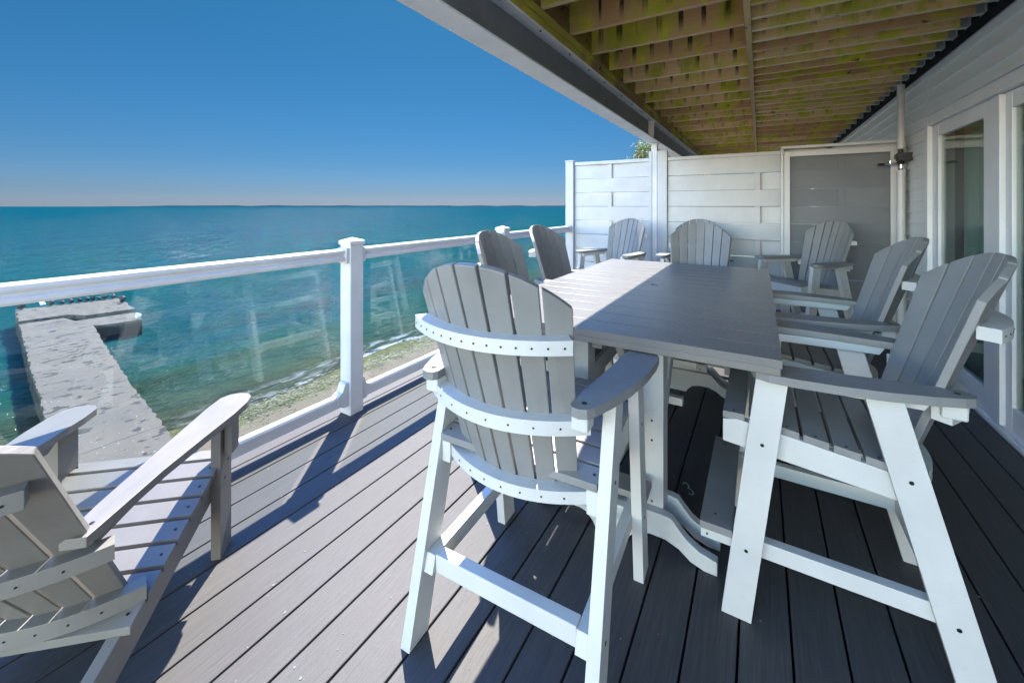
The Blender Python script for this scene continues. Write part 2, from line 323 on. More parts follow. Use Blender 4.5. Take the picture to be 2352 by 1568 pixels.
# ------------------------------------------------------------------ mesh helpers
class MB:
    def __init__(s): s.v = []; s.f = []; s.mi = []
    def add(s, vs, fs, mi=0):
        o = len(s.v); s.v += [tuple(v) for v in vs]
        for f in fs: s.f.append([o + i for i in f]); s.mi.append(mi)
    def box(s, a, b, mi=0):
        (x0, y0, z0), (x1, y1, z1) = a, b
        x0, x1 = sorted((x0, x1)); y0, y1 = sorted((y0, y1)); z0, z1 = sorted((z0, z1))
        s.add([(x0,y0,z0),(x1,y0,z0),(x1,y1,z0),(x0,y1,z0),(x0,y0,z1),(x1,y0,z1),(x1,y1,z1),(x0,y1,z1)],
              [(0,3,2,1),(4,5,6,7),(0,1,5,4),(1,2,6,5),(2,3,7,6),(3,0,4,7)], mi)
    def prism(s, pts, vec, mi=0):
        n = len(pts); vec = Vector(vec)
        A = [Vector(p) for p in pts]; B = [p + vec for p in A]
        s.add(A + B, [tuple(range(n))[::-1], tuple(range(n, 2 * n))] + [(i, (i + 1) % n, n + (i + 1) % n, n + i) for i in range(n)], mi)
    def bar(s, p0, p1, wd, th, side=(1, 0, 0), mi=0):
        p0, p1 = Vector(p0), Vector(p1); d = (p1 - p0).normalized(); sx = Vector(side); sx = (sx - d * sx.dot(d)).normalized(); u = d.cross(sx)
        q = [p0 + sx * a * wd / 2 + u * b * th / 2 for a, b in ((-1,-1),(1,-1),(1,1),(-1,1))]
        s.prism(q, p1 - p0, mi)
    def loft(s, rings, mi=0, cap=True, closed=True):
        n = len(rings[0]); o = []
        for r in rings: o += list(r)
        fs = []
        for k in range(len(rings) - 1):
            for i in range(n if closed else n - 1):
                j = (i + 1) % n; fs.append((k*n+i, k*n+j, (k+1)*n+j, (k+1)*n+i))
        if cap: fs.append(tuple(range(n))[::-1]); fs.append(tuple((len(rings)-1)*n + i for i in range(n)))
        s.add(o, fs, mi)
    def tube(s, p0, p1, r0, r1=None, n=12, mi=0):
        r1 = r0 if r1 is None else r1
        p0, p1 = Vector(p0), Vector(p1); d = (p1 - p0).normalized()
        a = d.cross(Vector((0, 0, 1)) if abs(d.z) < .9 else Vector((1, 0, 0))).normalized(); b = d.cross(a)
        s.loft([[p + (a * math.cos(t) + b * math.sin(t)) * r for t in [2*math.pi*i/n for i in range(n)]] for p, r in ((p0, r0), (p1, r1))], mi)
    def screw(s, p, nrm, r=.0045, mi=1):
        p = Vector(p); nrm = Vector(nrm).normalized(); s.tube(p, p + nrm * .0015, r, r, 8, mi)
    def blob(s, c, rad, seg=8, rings=6, mi=0, rot=None):
        c = Vector(c); rr = []
        vs = [c + Vector((0, 0, -rad[2]))]; fs = []
        for k in range(1, rings):
            ph = -math.pi/2 + math.pi * k / rings
            for i in range(seg):
                t = 2*math.pi*i/seg; vs.append(c + Vector((rad[0]*math.cos(ph)*math.cos(t), rad[1]*math.cos(ph)*math.sin(t), rad[2]*math.sin(ph))))
        vs.append(c + Vector((0, 0, rad[2])))
        for i in range(seg):
            j = (i+1) % seg; fs.append((0, 1+j, 1+i))
            for k in range(rings-2): fs.append((1+k*seg+i, 1+k*seg+j, 1+(k+1)*seg+j, 1+(k+1)*seg+i))
            fs.append((1+(rings-2)*seg+i, 1+(rings-2)*seg+j, len(vs)-1))
        if rot is not None: vs = [c + rot @ (v - c) for v in vs]
        s.add(vs, fs, mi)
    def build(s, name, mats, parent=None, bevel=0, smooth=False):
        me = bpy.data.meshes.new(name); me.from_pydata(s.v, [], s.f)
        if not isinstance(mats, (list, tuple)): mats = [mats]
        for m in mats: me.materials.append(m)
        me.polygons.foreach_set('material_index', [min(i, len(mats) - 1) for i in s.mi]); me.update()
        bm = bmesh.new(); bm.from_mesh(me); bmesh.ops.recalc_face_normals(bm, faces=bm.faces); bm.to_mesh(me); bm.free()
        if smooth: me.polygons.foreach_set('use_smooth', [True] * len(me.polygons))
        o = bpy.data.objects.new(name, me); col.objects.link(o)
        if parent: o.parent = parent
        if bevel:
            bv = o.modifiers.new('bevel', 'BEVEL'); bv.width = bevel; bv.segments = 2; bv.limit_method = 'ANGLE'; bv.angle_limit = R(40); bv.harden_normals = False
        return o
def tag(o, label=None, cat=None, group=None, kind=None):
    if label: o['label'] = label
    if cat: o['category'] = cat
    if group: o['group'] = group
    if kind: o['kind'] = kind
    return o
def empty(name, loc=(0, 0, 0), rz=0, **k):
    o = bpy.data.objects.new(name, None); col.objects.link(o); o.location = loc; o.rotation_euler = (0, 0, rz); o.empty_display_size = .1
    return tag(o, **k)
def copy_tree(o, parent=None):
    c = o.copy(); col.objects.link(c)
    if parent: c.parent = parent
    for ch in list(o.children): copy_tree(ch, c)
    return c

# ------------------------------------------------------------------ setting: water, shore, far shore, deck floor
def grid(name, xs, ys, zf, mat):
    vs = [(x, y, zf(x, y)) for x in xs for y in ys]; ny = len(ys)
    fs = [(i*ny+j, (i+1)*ny+j, (i+1)*ny+j+1, i*ny+j+1) for i in range(len(xs)-1) for j in range(ny-1)]
    b = MB(); b.add(vs, fs); return b.build(name, mat, smooth=True)
wv = MB(); wv.add([(-30000, -30000, WATERZ), (-14, -30000, WATERZ), (-14, 30000, WATERZ), (-30000, 30000, WATERZ)], [(0, 1, 2, 3)])
tag(wv.build('water', M['water']), kind='structure')
xs = [-34 + .35 * i for i in range(75)] + [-7.5, -6, -4, -2.6, -1, 3, 15, 60, 400]
ys = [-400, -60, -20] + [-10 + .6 * i for i in range(120)] + [70, 100, 300, 4000]
def land(x, y):
    n = noise.noise(Vector((x*.5, y*.5, 0))) * .18 + noise.noise(Vector((x*1.7, y*1.7, 3))) * .06
    if x < -7.8: z = WATERZ + (x + 20.3 + 1.2*noise.noise(Vector((0, y*.13, 7)))) * .115 + n * .6
    elif x < -2.4: z = WATERZ + 1.4 + (x + 7.8) * .95 + n
    else: z = -1.15 + n * .3
    if y > 14: z += 0 if x > -2 else 0
    return z
tag(grid('ground', xs, ys, land, M['beach']), kind='structure')
# far shore
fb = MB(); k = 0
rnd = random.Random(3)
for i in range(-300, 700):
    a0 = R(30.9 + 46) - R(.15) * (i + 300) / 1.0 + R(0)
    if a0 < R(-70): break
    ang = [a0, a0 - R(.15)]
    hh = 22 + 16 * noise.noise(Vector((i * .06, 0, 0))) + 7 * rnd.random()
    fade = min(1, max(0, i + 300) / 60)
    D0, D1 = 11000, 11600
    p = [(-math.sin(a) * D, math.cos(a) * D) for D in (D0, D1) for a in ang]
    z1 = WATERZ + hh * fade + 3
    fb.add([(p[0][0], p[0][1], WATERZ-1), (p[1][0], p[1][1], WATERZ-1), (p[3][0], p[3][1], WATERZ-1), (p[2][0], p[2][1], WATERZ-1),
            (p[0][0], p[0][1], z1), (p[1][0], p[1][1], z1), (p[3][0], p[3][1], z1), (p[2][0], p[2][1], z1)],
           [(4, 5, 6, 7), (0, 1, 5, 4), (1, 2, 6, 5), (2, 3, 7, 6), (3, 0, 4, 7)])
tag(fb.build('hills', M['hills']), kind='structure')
# deck floor boards run along Y, gaps at X = -.055 + .1455 k
db = MB()
X0 = -.058
for k_ in range(-17, 10):
    a, b_ = X0 + .1455 * k_ + .0035, X0 + .1455 * (k_ + 1) - .0035
    if b_ > 1.262: b_ = 1.262
    if a > 1.2: continue
    cuts = [-2.6, rnd.uniform(6.2, 8), 11]
    cuts = sorted(cuts)
    for y0, y1 in zip(cuts, cuts[1:]): db.box((a, y0 + .002, -.026), (b_, y1 - .002, 0))
dk = db.build('deck_floor', M['deck'], bevel=.003); tag(dk, kind='structure')
sb = MB(); sb.box((-2.50, -2.6, -.26), (-2.47, 11, -.03)); sb.box((-2.46, -2.6, -.26), (1.26, 11, -.06))
tag(sb.build('deck_substructure', M['ledger']), kind='structure')

fl = MB(); rf = random.Random(21)
for i in range(230):
    x = rf.uniform(-2.3, 1.2); y = rf.uniform(.4, 5.4); r_ = rf.choice([.002, .003, .003, .004, .006]) * rf.uniform(.7, 1.2); m_ = rf.randint(5, 7); t0 = rf.uniform(0, 6)
    fl.prism([(x + math.cos(t0 + 6.283*k/m_) * r_ * rf.uniform(.6, 1.2), y + math.sin(t0 + 6.283*k/m_) * r_ * rf.uniform(.6, 1.4), .0004) for k in range(m_)], (0, 0, .001))
tag(fl.build('deck_grit', M['grit']), 'tiny pale grit and salt specks scattered over the deck boards', 'grit', kind='stuff')
# ------------------------------------------------------------------ seaweed wrack on the beach (uncountable)
wb = MB(); rw = random.Random(11)
for i in range(9000):
    y = rw.uniform(3, 34); x = -18.6 + rw.gauss(-.35, .5) + 1.0 * noise.noise(Vector((0, y*.4, 2)))
    if rw.random() < .12: x = rw.uniform(-18.5, -14)
    z = land(x, y); 
    if z < WATERZ + .02: z = WATERZ + .02
    s = rw.uniform(.03, .09); t = rw.uniform(0, 6.3); e = rw.uniform(.1, .45) * s
    dx, dy = math.cos(t) * s, math.sin(t) * s
    wb.add([(x-dx, y-dy, z+.01), (x+dy*.6, y-dx*.6, z + e), (x+dx, y+dy, z+.015), (x-dy*.6, y+dx*.6, z+e*1.2)], [(0, 1, 2, 3)])
tag(wb.build('seaweed', M['weed']), 'yellow green weed washed up along the sandy shore behind the railing', 'seaweed', kind='stuff')

# ------------------------------------------------------------------ pier
PZ = -6.62
pr = empty('concrete_pier', (-30, 7, WATERZ), label='long weathered concrete pier with an L-shaped end reaching into the lake', cat='pier')
def jag(p0, p1, n, amp, rr):
    p0, p1 = Vector(p0), Vector(p1); d = p1 - p0; nn = Vector((-d.y, d.x)).normalized()
    return [tuple(p0 + d * (i / n) + nn * (rr.uniform(-amp, amp) if i else 0)) for i in range(n)]
rj = random.Random(5)
def slab(pts2, ztop, zbot, name, tilt=0):
    b = MB(); n_ = len(pts2)
    top = [(x + 30, y - 7, ztop - WATERZ + tilt * (x + 42)) for x, y in pts2]
    low = [(x + 30, y - 7, zbot - WATERZ) for x, y in pts2]
    b.add(top + low, [tuple(range(n_)), tuple(range(n_, 2*n_))[::-1]] + [(i, (i+1) % n_, n_+(i+1) % n_, n_+i) for i in range(n_)])
    return b.build(name, M['concrete'], pr)
walk = jag((-38.5, 9.4), (-26, 7.42), 40, .05, rj) + jag((-26, 7.42), (-8, 5.0), 60, .05, rj) + [(-8, 5.0), (-8, 2.0)] + jag((-8, 2.0), (-24.5, 4.55), 60, .05, rj) + jag((-24.5, 4.55), (-43.6, 6.95), 60, .06, rj) + jag((-43.6, 6.95), (-43.2, 9.3), 6, .05, rj)
slab(walk, PZ, WATERZ - 1, 'walkway', 0)
head = jag((-43.3, 6.9), (-48.3, 7.55), 8, .1, rj) + jag((-48.3, 7.55), (-46.9, 13.1), 14, .09, rj) + jag((-46.9, 13.1), (-41.0, 12.35), 8, .08, rj) + jag((-41.0, 12.35), (-41.6, 9.4), 8, .06, rj) + [(-42.9, 9.25)]
slab(head, PZ + .18, WATERZ - 1, 'end_slab', 0)
arm_ = jag((-41.3, 8.9), (-40.7, 12.2), 6, .03, rj) + [(-40.7, 12.2), (-37.7, 11.75)] + jag((-37.7, 11.75), (-38.45, 9.42), 6, .04, rj) + [(-38.9, 8.9)]
slab(arm_, PZ - .04, WATERZ - 1, 'side_arm', 0)
# birds on the pier
def bird(loc, face, s=1, mat=None, pose=0, label='', cat='bird', group=None):
    e = empty('lake_bird', loc, face, label=label, cat=cat, group=group)
    b = MB(); lean = [.9, .5, 1.1][pose]
    rot = Matrix.Rotation(-lean, 3, 'X')
    L = .30 * s
    body = [(-.5, .02), (-.42, .09), (-.2, .13), (.1, .135), (.32, .10), (.45, .06), (.62, .045), (.74, .05), (.82, .04), (.90, .014), (1.02, .006)]
    rings = []
    for t, r in body:
        cy = t * L; cz = .20 * s
        c = Vector((0, cy * math.cos(lean), cz + cy * math.sin(lean) + .0))
        if t > .5: c = c + Vector((0, .12 * s * (t - .5), -.10 * s * max(0, t - .72)))
        rings.append([c + Vector((math.cos(a) * r * s * 1.0, -math.sin(a) * r * s * math.sin(lean), math.sin(a) * r * s * math.cos(lean))) for a in [2*math.pi*i/8 for i in range(8)]])
    b.loft(rings); b.build('body', mat or M['bird'], e, smooth=True)
    f = MB()
    for sx in (-.03, .03): f.tube((sx*s, 0, 0), (sx*s, .0, .16*s), .012*s, .014*s, 6); f.box((sx*s-.02*s, -.01*s, 0), (sx*s+.02*s, .07*s, .01*s))
    f.build('legs', M['bark'], e)
    return e
zt = PZ + .18
BL = ['%s small dark bird from the left in the row on the far pier edge' % w_ for w_ in ('first', 'second', 'third', 'fourth', 'fifth', 'sixth', 'seventh', 'eighth', 'last')]
far0, far1 = Vector((-48.2, 7.75, zt)), Vector((-46.95, 12.95, zt))
for i, (t, pose, s) in enumerate([(.30, 0, 1.1), (.41, 1, .95), (.50, 2, 1.15), (.59, 0, 1.0), (.67, 1, 1.0), (.73, 0, 1.1), (.80, 1, .9), (.86, 1, 1.0), (.96, 0, 1.1)]):
    bird(far0.lerp(far1, t), rj.uniform(0, 6), s * rj.uniform(.9, 1.25), None, pose, BL[i], 'bird', 'dark birds lined up along the far edge of the pier')
bird((-48.0, 7.8, zt), 1.0, 1.7, None, 0, 'dark bird hunched on the far left corner of the pier head', 'bird')
bird((-48.15, 8.9, zt), 2.0, 1.1, M['birdw'], 1, 'white gull standing on the far pier edge among the dark birds', 'gull')
bird((-44.8, 12.7, zt), 2.5, 1.5, None, 1, 'dark bird with spread posture on the right rim of the pier head', 'bird')
bird((-44.2, 12.5, zt), 4.5, 1.2, None, 0, 'dark bird close beside the one on the right rim of the pier head', 'bird')
bird((-37.95, 11.6, PZ - .04), 4.0, 1.3, M['birdw'], 0, 'white gull on the outer corner of the short pier arm', 'gull')

# ------------------------------------------------------------------ glass railing
RX = -2.36
rail = empty('glass_railing', (RX, 1.84, 0), label='white vinyl deck railing with clear glass panels facing the lake', cat='railing')
def rp(b, name, mats, bev=.004):
    o = b.build(name, mats, rail, bev); o.location = (-RX, -1.84, 0); return o
posts = [-.07, 1.84, 3.75]
for y in posts:
    b = MB(); b.box((RX-.052, y-.052, 0), (RX+.052, y+.052, 1.125))
    o = rp(b, 'post', M['vinyl'], .005)
    c = MB(); c.box((RX-.060, y-.060, 1.125), (RX+.060, y+.060, 1.150))
    c.add([(RX-.060, y-.060, 1.1505), (RX+.060, y-.060, 1.1505), (RX+.060, y+.060, 1.1505), (RX-.060, y+.060, 1.1505), (RX, y, 1.172)], [(0, 1, 4), (1, 2, 4), (2, 3, 4), (3, 0, 4), (3, 2, 1, 0)])
    cp = c.build('cap', M['vinyl'], o, .003)
ends = [(-1.9, -.125), (-.015, 1.785), (1.895, 3.695), (3.805, 5.53)]
for y0, y1 in ends:
    b = MB()   # top rail profile extruded: cap, groove, lower lip
    prof = [(-.034, 1.020), (.034, 1.020), (.040, 1.030), (.040, 1.046), (.024, 1.050), (.024, 1.064), (.030, 1.068), (.034, 1.078), (.032, 1.092), (.018, 1.100), (-.018, 1.100), (-.032, 1.092), (-.034, 1.078), (-.030, 1.068), (-.024, 1.064), (-.024, 1.050), (-.040, 1.046), (-.040, 1.030)]
    b.prism([(RX + x, y0, z) for x, z in prof], (0, y1 - y0, 0)); rp(b, 'top_rail', M['vinyl'], .0015)
    b = MB(); prof = [(-.028, .075), (.028, .075), (.028, .135), (.020, .148), (-.020, .148), (-.028, .135)]
    b.prism([(RX + x, y0, z) for x, z in prof], (0, y1 - y0, 0))
    for ya, sg in ((y0, 1), (y1, -1)):     # flared brackets at the posts
        b.prism([(RX - .032, ya, .06), (RX - .032, ya + sg*.035, .065), (RX - .032, ya + sg*.075, .09), (RX-.032, ya + sg*.075, .146), (RX-.032, ya+sg*.04, .165), (RX-.032, ya+sg*.02, .215), (RX-.032, ya, .22)], (.064, 0, 0))
    rp(b, 'bottom_rail', M['vinyl'], .002)
    for ya, sg in ((y0, 1), (y1, -1)):
        b = MB(); b.box((RX-.044, ya, 1.006), (RX+.044, ya + sg*.022, 1.106)); rp(b, 'rail_bracket', M['vinyl'], .003)
    b = MB(); b.box((RX - .004, y0 + .10, .13), (RX + .004, y1 - .10, 1.03)); rp(b, 'glass_panel', M['glass'], 0)

# ------------------------------------------------------------------ privacy fence at Y = 5.6
FY = 5.62
fen = empty('privacy_fence', (-1.1, FY, 0), label='tall white woven vinyl privacy fence closing the far end of the deck', cat='fence')
def fp(b, name, mats, bev=.003):
    o = b.build(name, mats, fen, bev); o.location = (1.1, -FY, 0); return o
def woven(x0, x1, spacers, phase, z0=.08, z1=1.965):
    b = MB(); h = .196; k = 0; z = z1
    while z - h > z0 - .05:
        zt_, zb = z, z - h + .004
        segs = 28; sgn = 1 if (k + phase) % 2 else -1
        r = []
        for i in range(segs + 1):
            x = x0 + (x1 - x0) * i / segs; off = 0
            pts = [x0] + spacers + [x1]
            for j in range(len(pts) - 1):
                if pts[j] <= x <= pts[j+1] + 1e-6:
                    m0 = 0 if j == 0 else sgn * (1 if j % 2 else -1); m1 = 0 if j == len(pts) - 2 else sgn * (1 if (j+1) % 2 else -1)
                    u = (x - pts[j]) / (pts[j+1] - pts[j]); u = u*u*(3-2*u); off = (m0 * (1-u) + m1 * u) * .032
            y = FY + off
            r.append([(x, y-.007, zb), (x, y-.007, zt_), (x, y+.007, zt_), (x, y+.007, zb)])
        b.loft(r); z -= h; k += 1
    fp(b, 'woven_boards', M['fencevinyl'], .002)
    for s in spacers:
        b = MB(); b.box((s-.028, FY-.010, z0), (s+.028, FY+.010, z1+.0)); fp(b, 'stiffener', M['fencevinyl'])
    for za, zb_ in ((z1+.002, z1+.045), (.03, z0-.01)):
        b = MB(); b.box((x0, FY-.03, za), (x1, FY+.03, zb_)); fp(b, 'channel', M['fencevinyl'])
for x in (RX, ):
    b = MB(); b.box((x-.06, FY-.065, 0), (x+.06, FY+.065, 2.02)); o = fp(b, 'post', M['fencevinyl'], .004)
    c = MB(); c.box((x-.066, FY-.071, 2.021), (x+.066, FY+.071, 2.04)); c.build('cap', M['fencevinyl'], o, .003)
b = MB(); b.box((-1.245, FY-.05, 0), (-1.205, FY+.05, 2.10)); b.box((-1.14, FY-.045, 0), (-1.02, FY+.05, 2.10)); fp(b, 'post', M['fencevinyl'], .004)
woven(-2.295, -1.25, [-1.78], 1); woven(-1.015, 1.19, [-.02, .75], 0)
b = MB(); b.box((1.195, FY-.05, 0), (1.262, FY+.05, 2.02)); fp(b, 'post', M['fencevinyl'], .004)

# framed dark screen panel standing in front of the fence
scr = empty('screen_panel', (.71, FY-.09, 0), label='white framed dark mesh screen panel standing against the white fence beside the house', cat='screen')
b = MB(); xa, xb, zc = -.475, .475, 1.985
b.box((xa, -.018, .02), (xa+.055, .018, zc)); b.box((xb-.055, -.018, .02), (xb, .018, zc)); b.box((xa+.055, -.016, zc-.055), (xb-.055, .016, zc)); b.box((xa+.055, -.016, .02), (xb-.055, .016, .11))
b.box((xb+.004, -.024, .02), (xb+.04, .03, zc+.03)); b.box((xa-.03, -.024, .02), (xa-.004, .03, zc+.03)); b.box((xa-.03, -.026, zc+.032), (xb+.04, .03, zc+.062))
b.build('frame', M['vinyl'], scr, .003)
b = MB(); b.box((xa+.05, -.003, .1), (xb-.05, .003, zc-.05)); b.build('mesh_sheet', M['screen'], scr)

# ------------------------------------------------------------------ upper deck overhead
J = 2.575
up = empty('upper_deck', (0, 5, J), label='timber balcony overhead with mossy joists on a white steel beam', cat='balcony')
def upart(b, name, mats, bev=0, parent=None):
    o = b.build(name, mats, parent or up, bev); o.location = (0, -5, -J); return o
YA, YB = -.35, 14
b = MB()
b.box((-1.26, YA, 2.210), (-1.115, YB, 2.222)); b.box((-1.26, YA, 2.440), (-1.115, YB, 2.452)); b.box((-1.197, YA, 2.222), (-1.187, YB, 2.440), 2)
rs = random.Random(8)
y = 1.4
while y < 10:
    b.tube((-1.135, y, 2.4405), (-1.135, y, 2.432), .007, .007, 8, 1); y += rs.choice([.38, .45, .5])
for y in (4.75, ):
    for z in (2.27, 2.32): b.tube((-1.1875, y, z), (-1.178, y, z), .013, .013, 8, 1)
b.box((-1.187, 5.28, 2.222), (-1.12, 5.29, 2.44))
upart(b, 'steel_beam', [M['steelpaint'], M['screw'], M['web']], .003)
b = MB(); b.box((-1.235, YA, 2.453), (-1.135, YB, J-.055)); b.box((-1.23, YA, J-.053), (-1.128, YB, J-.002)); upart(b, 'timber_plate', M['plate'], .004)
def joist(x0, x1, y, name='joist', hg=False):
    o = empty_like = None
    bb = MB(); L = x1 - x0
    # timber in local coordinates so each board gets its own pattern
    bb.add([(0,0,0),(L,0,0),(L,.038,0),(0,.038,0),(0,0,.235),(L,0,.235),(L,.038,.235),(0,.038,.235)], [(0,3,2,1)], 1)
    bb.add([(0,0,0),(L,0,0),(L,.038,0),(0,.038,0),(0,0,.235),(L,0,.235),(L,.038,.235),(0,.038,.235)], [(4,5,6,7),(0,1,5,4),(1,2,6,5),(2,3,7,6),(3,0,4,7)], 0)
    me = bb.build(name, [M['joist'], M['joistedge']], up)
    me.location = (x0, y - 5, rs.uniform(-.003, .003)); me.rotation_euler = (0, 0, rs.uniform(-.004, .004))
    if hg:
        h = MB(); h.box((L-.05, -.003, -.003), (L+.0, .041, -.001)); h.box((L-.04, -.003, 0), (L, -.001, .10)); h.box((L+.0, -.03, -.003), (L+.002, .068, .11))
        h.build('joist_hanger', M['galv'], me)
y = 2.66 - .44 * 6
while y < 13.8:
    joist(-1.128, -.087, y); y += .44
y = 2.60 - .22 * 12; i = 0
while y < 13.6:
    joist(-.045, 1.195, y, hg=True); y += .22 if y < 6.2 else .44
b = MB(); b.box((-.083, YA, J-.006), (-.047, YB, J+.19)); b.mi = [1 if i == 0 else 0 for i in range(len(b.f))]; upart(b, 'center_board', [M['joistedge'], M['joistedge']])
b = MB(); b.box((1.199, YA, J-.01), (1.262, YB, J+.26)); upart(b, 'ledger', M['ledger'])
b = MB()
for i in range(18):
    x = -1.36 + .1455 * i; b.box((x, YA, J + .24), (x + .138, YB, J + .265))
upart(b, 'decking', M['plate'])
b = MB(); b.box((-1.228, YA, J+.0), (-1.19, YB, J+.236)); upart(b, 'rim_joist', M['plate'])
b = MB()
for y in (5.62,):
    b.box((-1.215, y-.04, 0), (-1.145, y+.04, 2.2)); b.box((-1.225, y-.05, 2.195), (-1.135, y+.05, 2.208)); 
    b.box((-1.185, y-.042, .0), (-1.175, y-.040, 2.19), 0)
upart(b, 'steel_post', M['steelpaint'], .004)

# ------------------------------------------------------------------ house with siding, sliding doors, room
WX = 1.27
hou = empty('lake_house', (WX, 4, 0), label='pale grey sided house wall with white sliding glass doors on the right', cat='house')
def hp(b, name, mats, bev=0, parent=None):
    o = b.build(name, mats, parent or hou, bev)
    if parent is None: o.location = (-WX, -4, 0)
    return o
def laps(y0, y1, z0, z1, name='siding'):
    b = MB(); h = .108; z = z0
    while z < z1 - .01:
        zz = min(z + h, z1)
        b.prism([(WX - .016, y0, z), (WX - .016, y0, z + .012), (WX - .012, y0, z + .016), (WX - .001, y0, zz), (WX+.012, y0, zz), (WX + .012, y0, z)], (0, y1 - y0, 0)); z += h
    return hp(b, name, M['siding'])
DY0, DY1, DZ = 1.2, 4.90, 2.07     # opening
laps(DY1 + .07, 14.5, .02, 2.56); laps(-2.6, DY1 + .07, DZ + .09, 2.56)
laps(-2.6, DY0 - .07, .02, DZ + .09)
b = MB(); b.box((WX+.013, -2.6, -.25), (WX+.14, DY0, 5.2)); b.box((WX+.013, DY1, -.25), (WX+.14, 14.5, 5.2)); b.box((WX+.013, DY0, DZ), (WX+.14, DY1, 5.2)); b.box((WX+.013, DY0, -.25), (WX+.14, DY1, .02)); hp(b, 'wall', M['siding'])
b = MB()   # casing
b.box((WX-.03, DY1 - .005, .0), (WX+.02, DY1+.07, DZ+.085)); b.box((WX-.03, DY0-.07, .0), (WX+.02, DY0, DZ+.085)); b.box((WX-.028, DY0, DZ), (WX+.02, DY1-.006, DZ+.083)); b.box((WX-.036, DY0-.07, DZ+.086), (WX+.02, DY1+.08, DZ+.11))
b.box((WX-.006, DY0, .0), (WX+.13, DY1-.006, .045))
b.box((WX-.02, -2.6, .0), (WX-.008, DY1, .032))
hp(b, 'door_casing', M['trim'], .003)
def leaf(ya, yb, x, stile=.10):
    e = MB()
    e.box((x, ya, .046), (x+.045, ya+stile, DZ-.003)); e.box((x, yb-stile, .046), (x+.045, yb, DZ-.003))
    e.box((x+.001, ya+stile, .046), (x+.044, yb-stile, .19)); e.box((x+.001, ya+stile, DZ-.105), (x+.044, yb-stile, DZ-.003))
    o = hp(e, 'sliding_door', M['trim'], .004)
    g = MB(); g.box((x+.018, ya+stile, .19), (x+.024, yb-stile, DZ-.105)); gg = g.build('pane', M['paneglass'], o); 
    return o
leaf(3.80, DY1-.006, WX+.0, .145)
b = MB(); b.box((WX-.012, 3.700, .0455), (WX+.03, 3.795, DZ-.004)); hp(b, 'door_jamb', M['trim'], .004)
leaf(2.45, 3.696, WX+.012, .075); leaf(DY0+.005, 2.44, WX+.0, .1)
h_ = MB(); h_.box((WX-.035, 3.83, .95), (WX-.025, 3.86, 1.15)); h_.box((WX-.026, 3.835, .96), (WX+.001, 3.855, .98)); h_.box((WX-.026, 3.835, 1.12), (WX+.001, 3.855, 1.14)); 
# room
b = MB(); b.box((WX+.16, DY0-.6, -.02), (WX+4, DY1+.8, 0)); b.box((WX+4, DY0-.6, 0), (WX+4.05, DY1+.8, 2.5)); b.box((WX+.16, DY1+.8, 0), (WX+4, DY1+.85, 2.5)); b.box((WX+.16, DY0-.65, 0), (WX+4, DY0-.6, 2.5)); b.box((WX+.16, DY0-.6, 2.5), (WX+4, DY1+.8, 2.53))
hp(b, 'room', M['fabric_in'])
b = MB()
def curtain(y0, y1, x, amp=.03):
    n = int((y1-y0) / .012); r = []
    for i in range(n+1):
        y = y0 + (y1-y0) * i / n; xx = x + amp * math.sin(y * 62 + 1.2*math.sin(y*17)) + .01 * math.sin(y*150)
        r.append([(xx, y, .05), (xx, y, 2.03), (xx+.003, y, 2.03), (xx+.003, y, .05)])
    b.loft(r)
curtain(4.17, 4.86, WX+.20); curtain(2.5, 3.62, WX+.20, .025)
hp(b, 'curtain', M['curtain'])
b = MB(); b.tube((WX+.25, 1.3, 2.06), (WX+.25, 4.95, 2.06), .014); hp(b, 'curtain_rod', M['chrome'])

# vertical white pipe with black valve box
pp = empty('wall_pipe', (1.185, 5.42, 0), label='white vertical pipe by the house corner with a black box and chrome lever', cat='pipe')
b = MB(); b.tube((0, 0, 1.96), (0, 0, J - .01), .030, n=16); b.tube((0, 0, 1.94), (0, 0, 1.975), .034, n=16); b.build('upper_pipe', M['vinyl'], pp, smooth=False)
b = MB(); b.tube((.0, 0, .0), (.0, 0, 1.72), .030, n=16); b.tube((0, 0, 1.70), (0, 0, 1.735), .034, n=16); b.build('lower_pipe', M['vinyl'], pp)
b = MB(); b.box((-.03, -.05, 1.82), (.075, .03, 1.90)); b.box((-.045, -.045, 1.845), (-.03, .02, 1.89)); b.tube((0, 0, 1.90), (0, 0, 1.945), .018); b.tube((0, 0, 1.79), (0, 0, 1.83), .032, .022); b.build('black_box', M['black'], pp, .004)
b = MB(); b.tube((0, 0, 1.73), (0, 0, 1.80), .011); b.tube((-.02, -.01, 1.80), (-.13, -.01, 1.795), .009); b.tube((-.08, -.01, 1.795), (-.08, -.01, 1.83), .008); b.build('lever', M['chrome'], pp)
b = MB(); b.tube((-.125, -.01, 1.795), (-.175, -.01, 1.793), .013); b.tube((0, 0, 1.735), (0, 0, 1.75), .016); b.build('lever_grip', M['black'], pp)

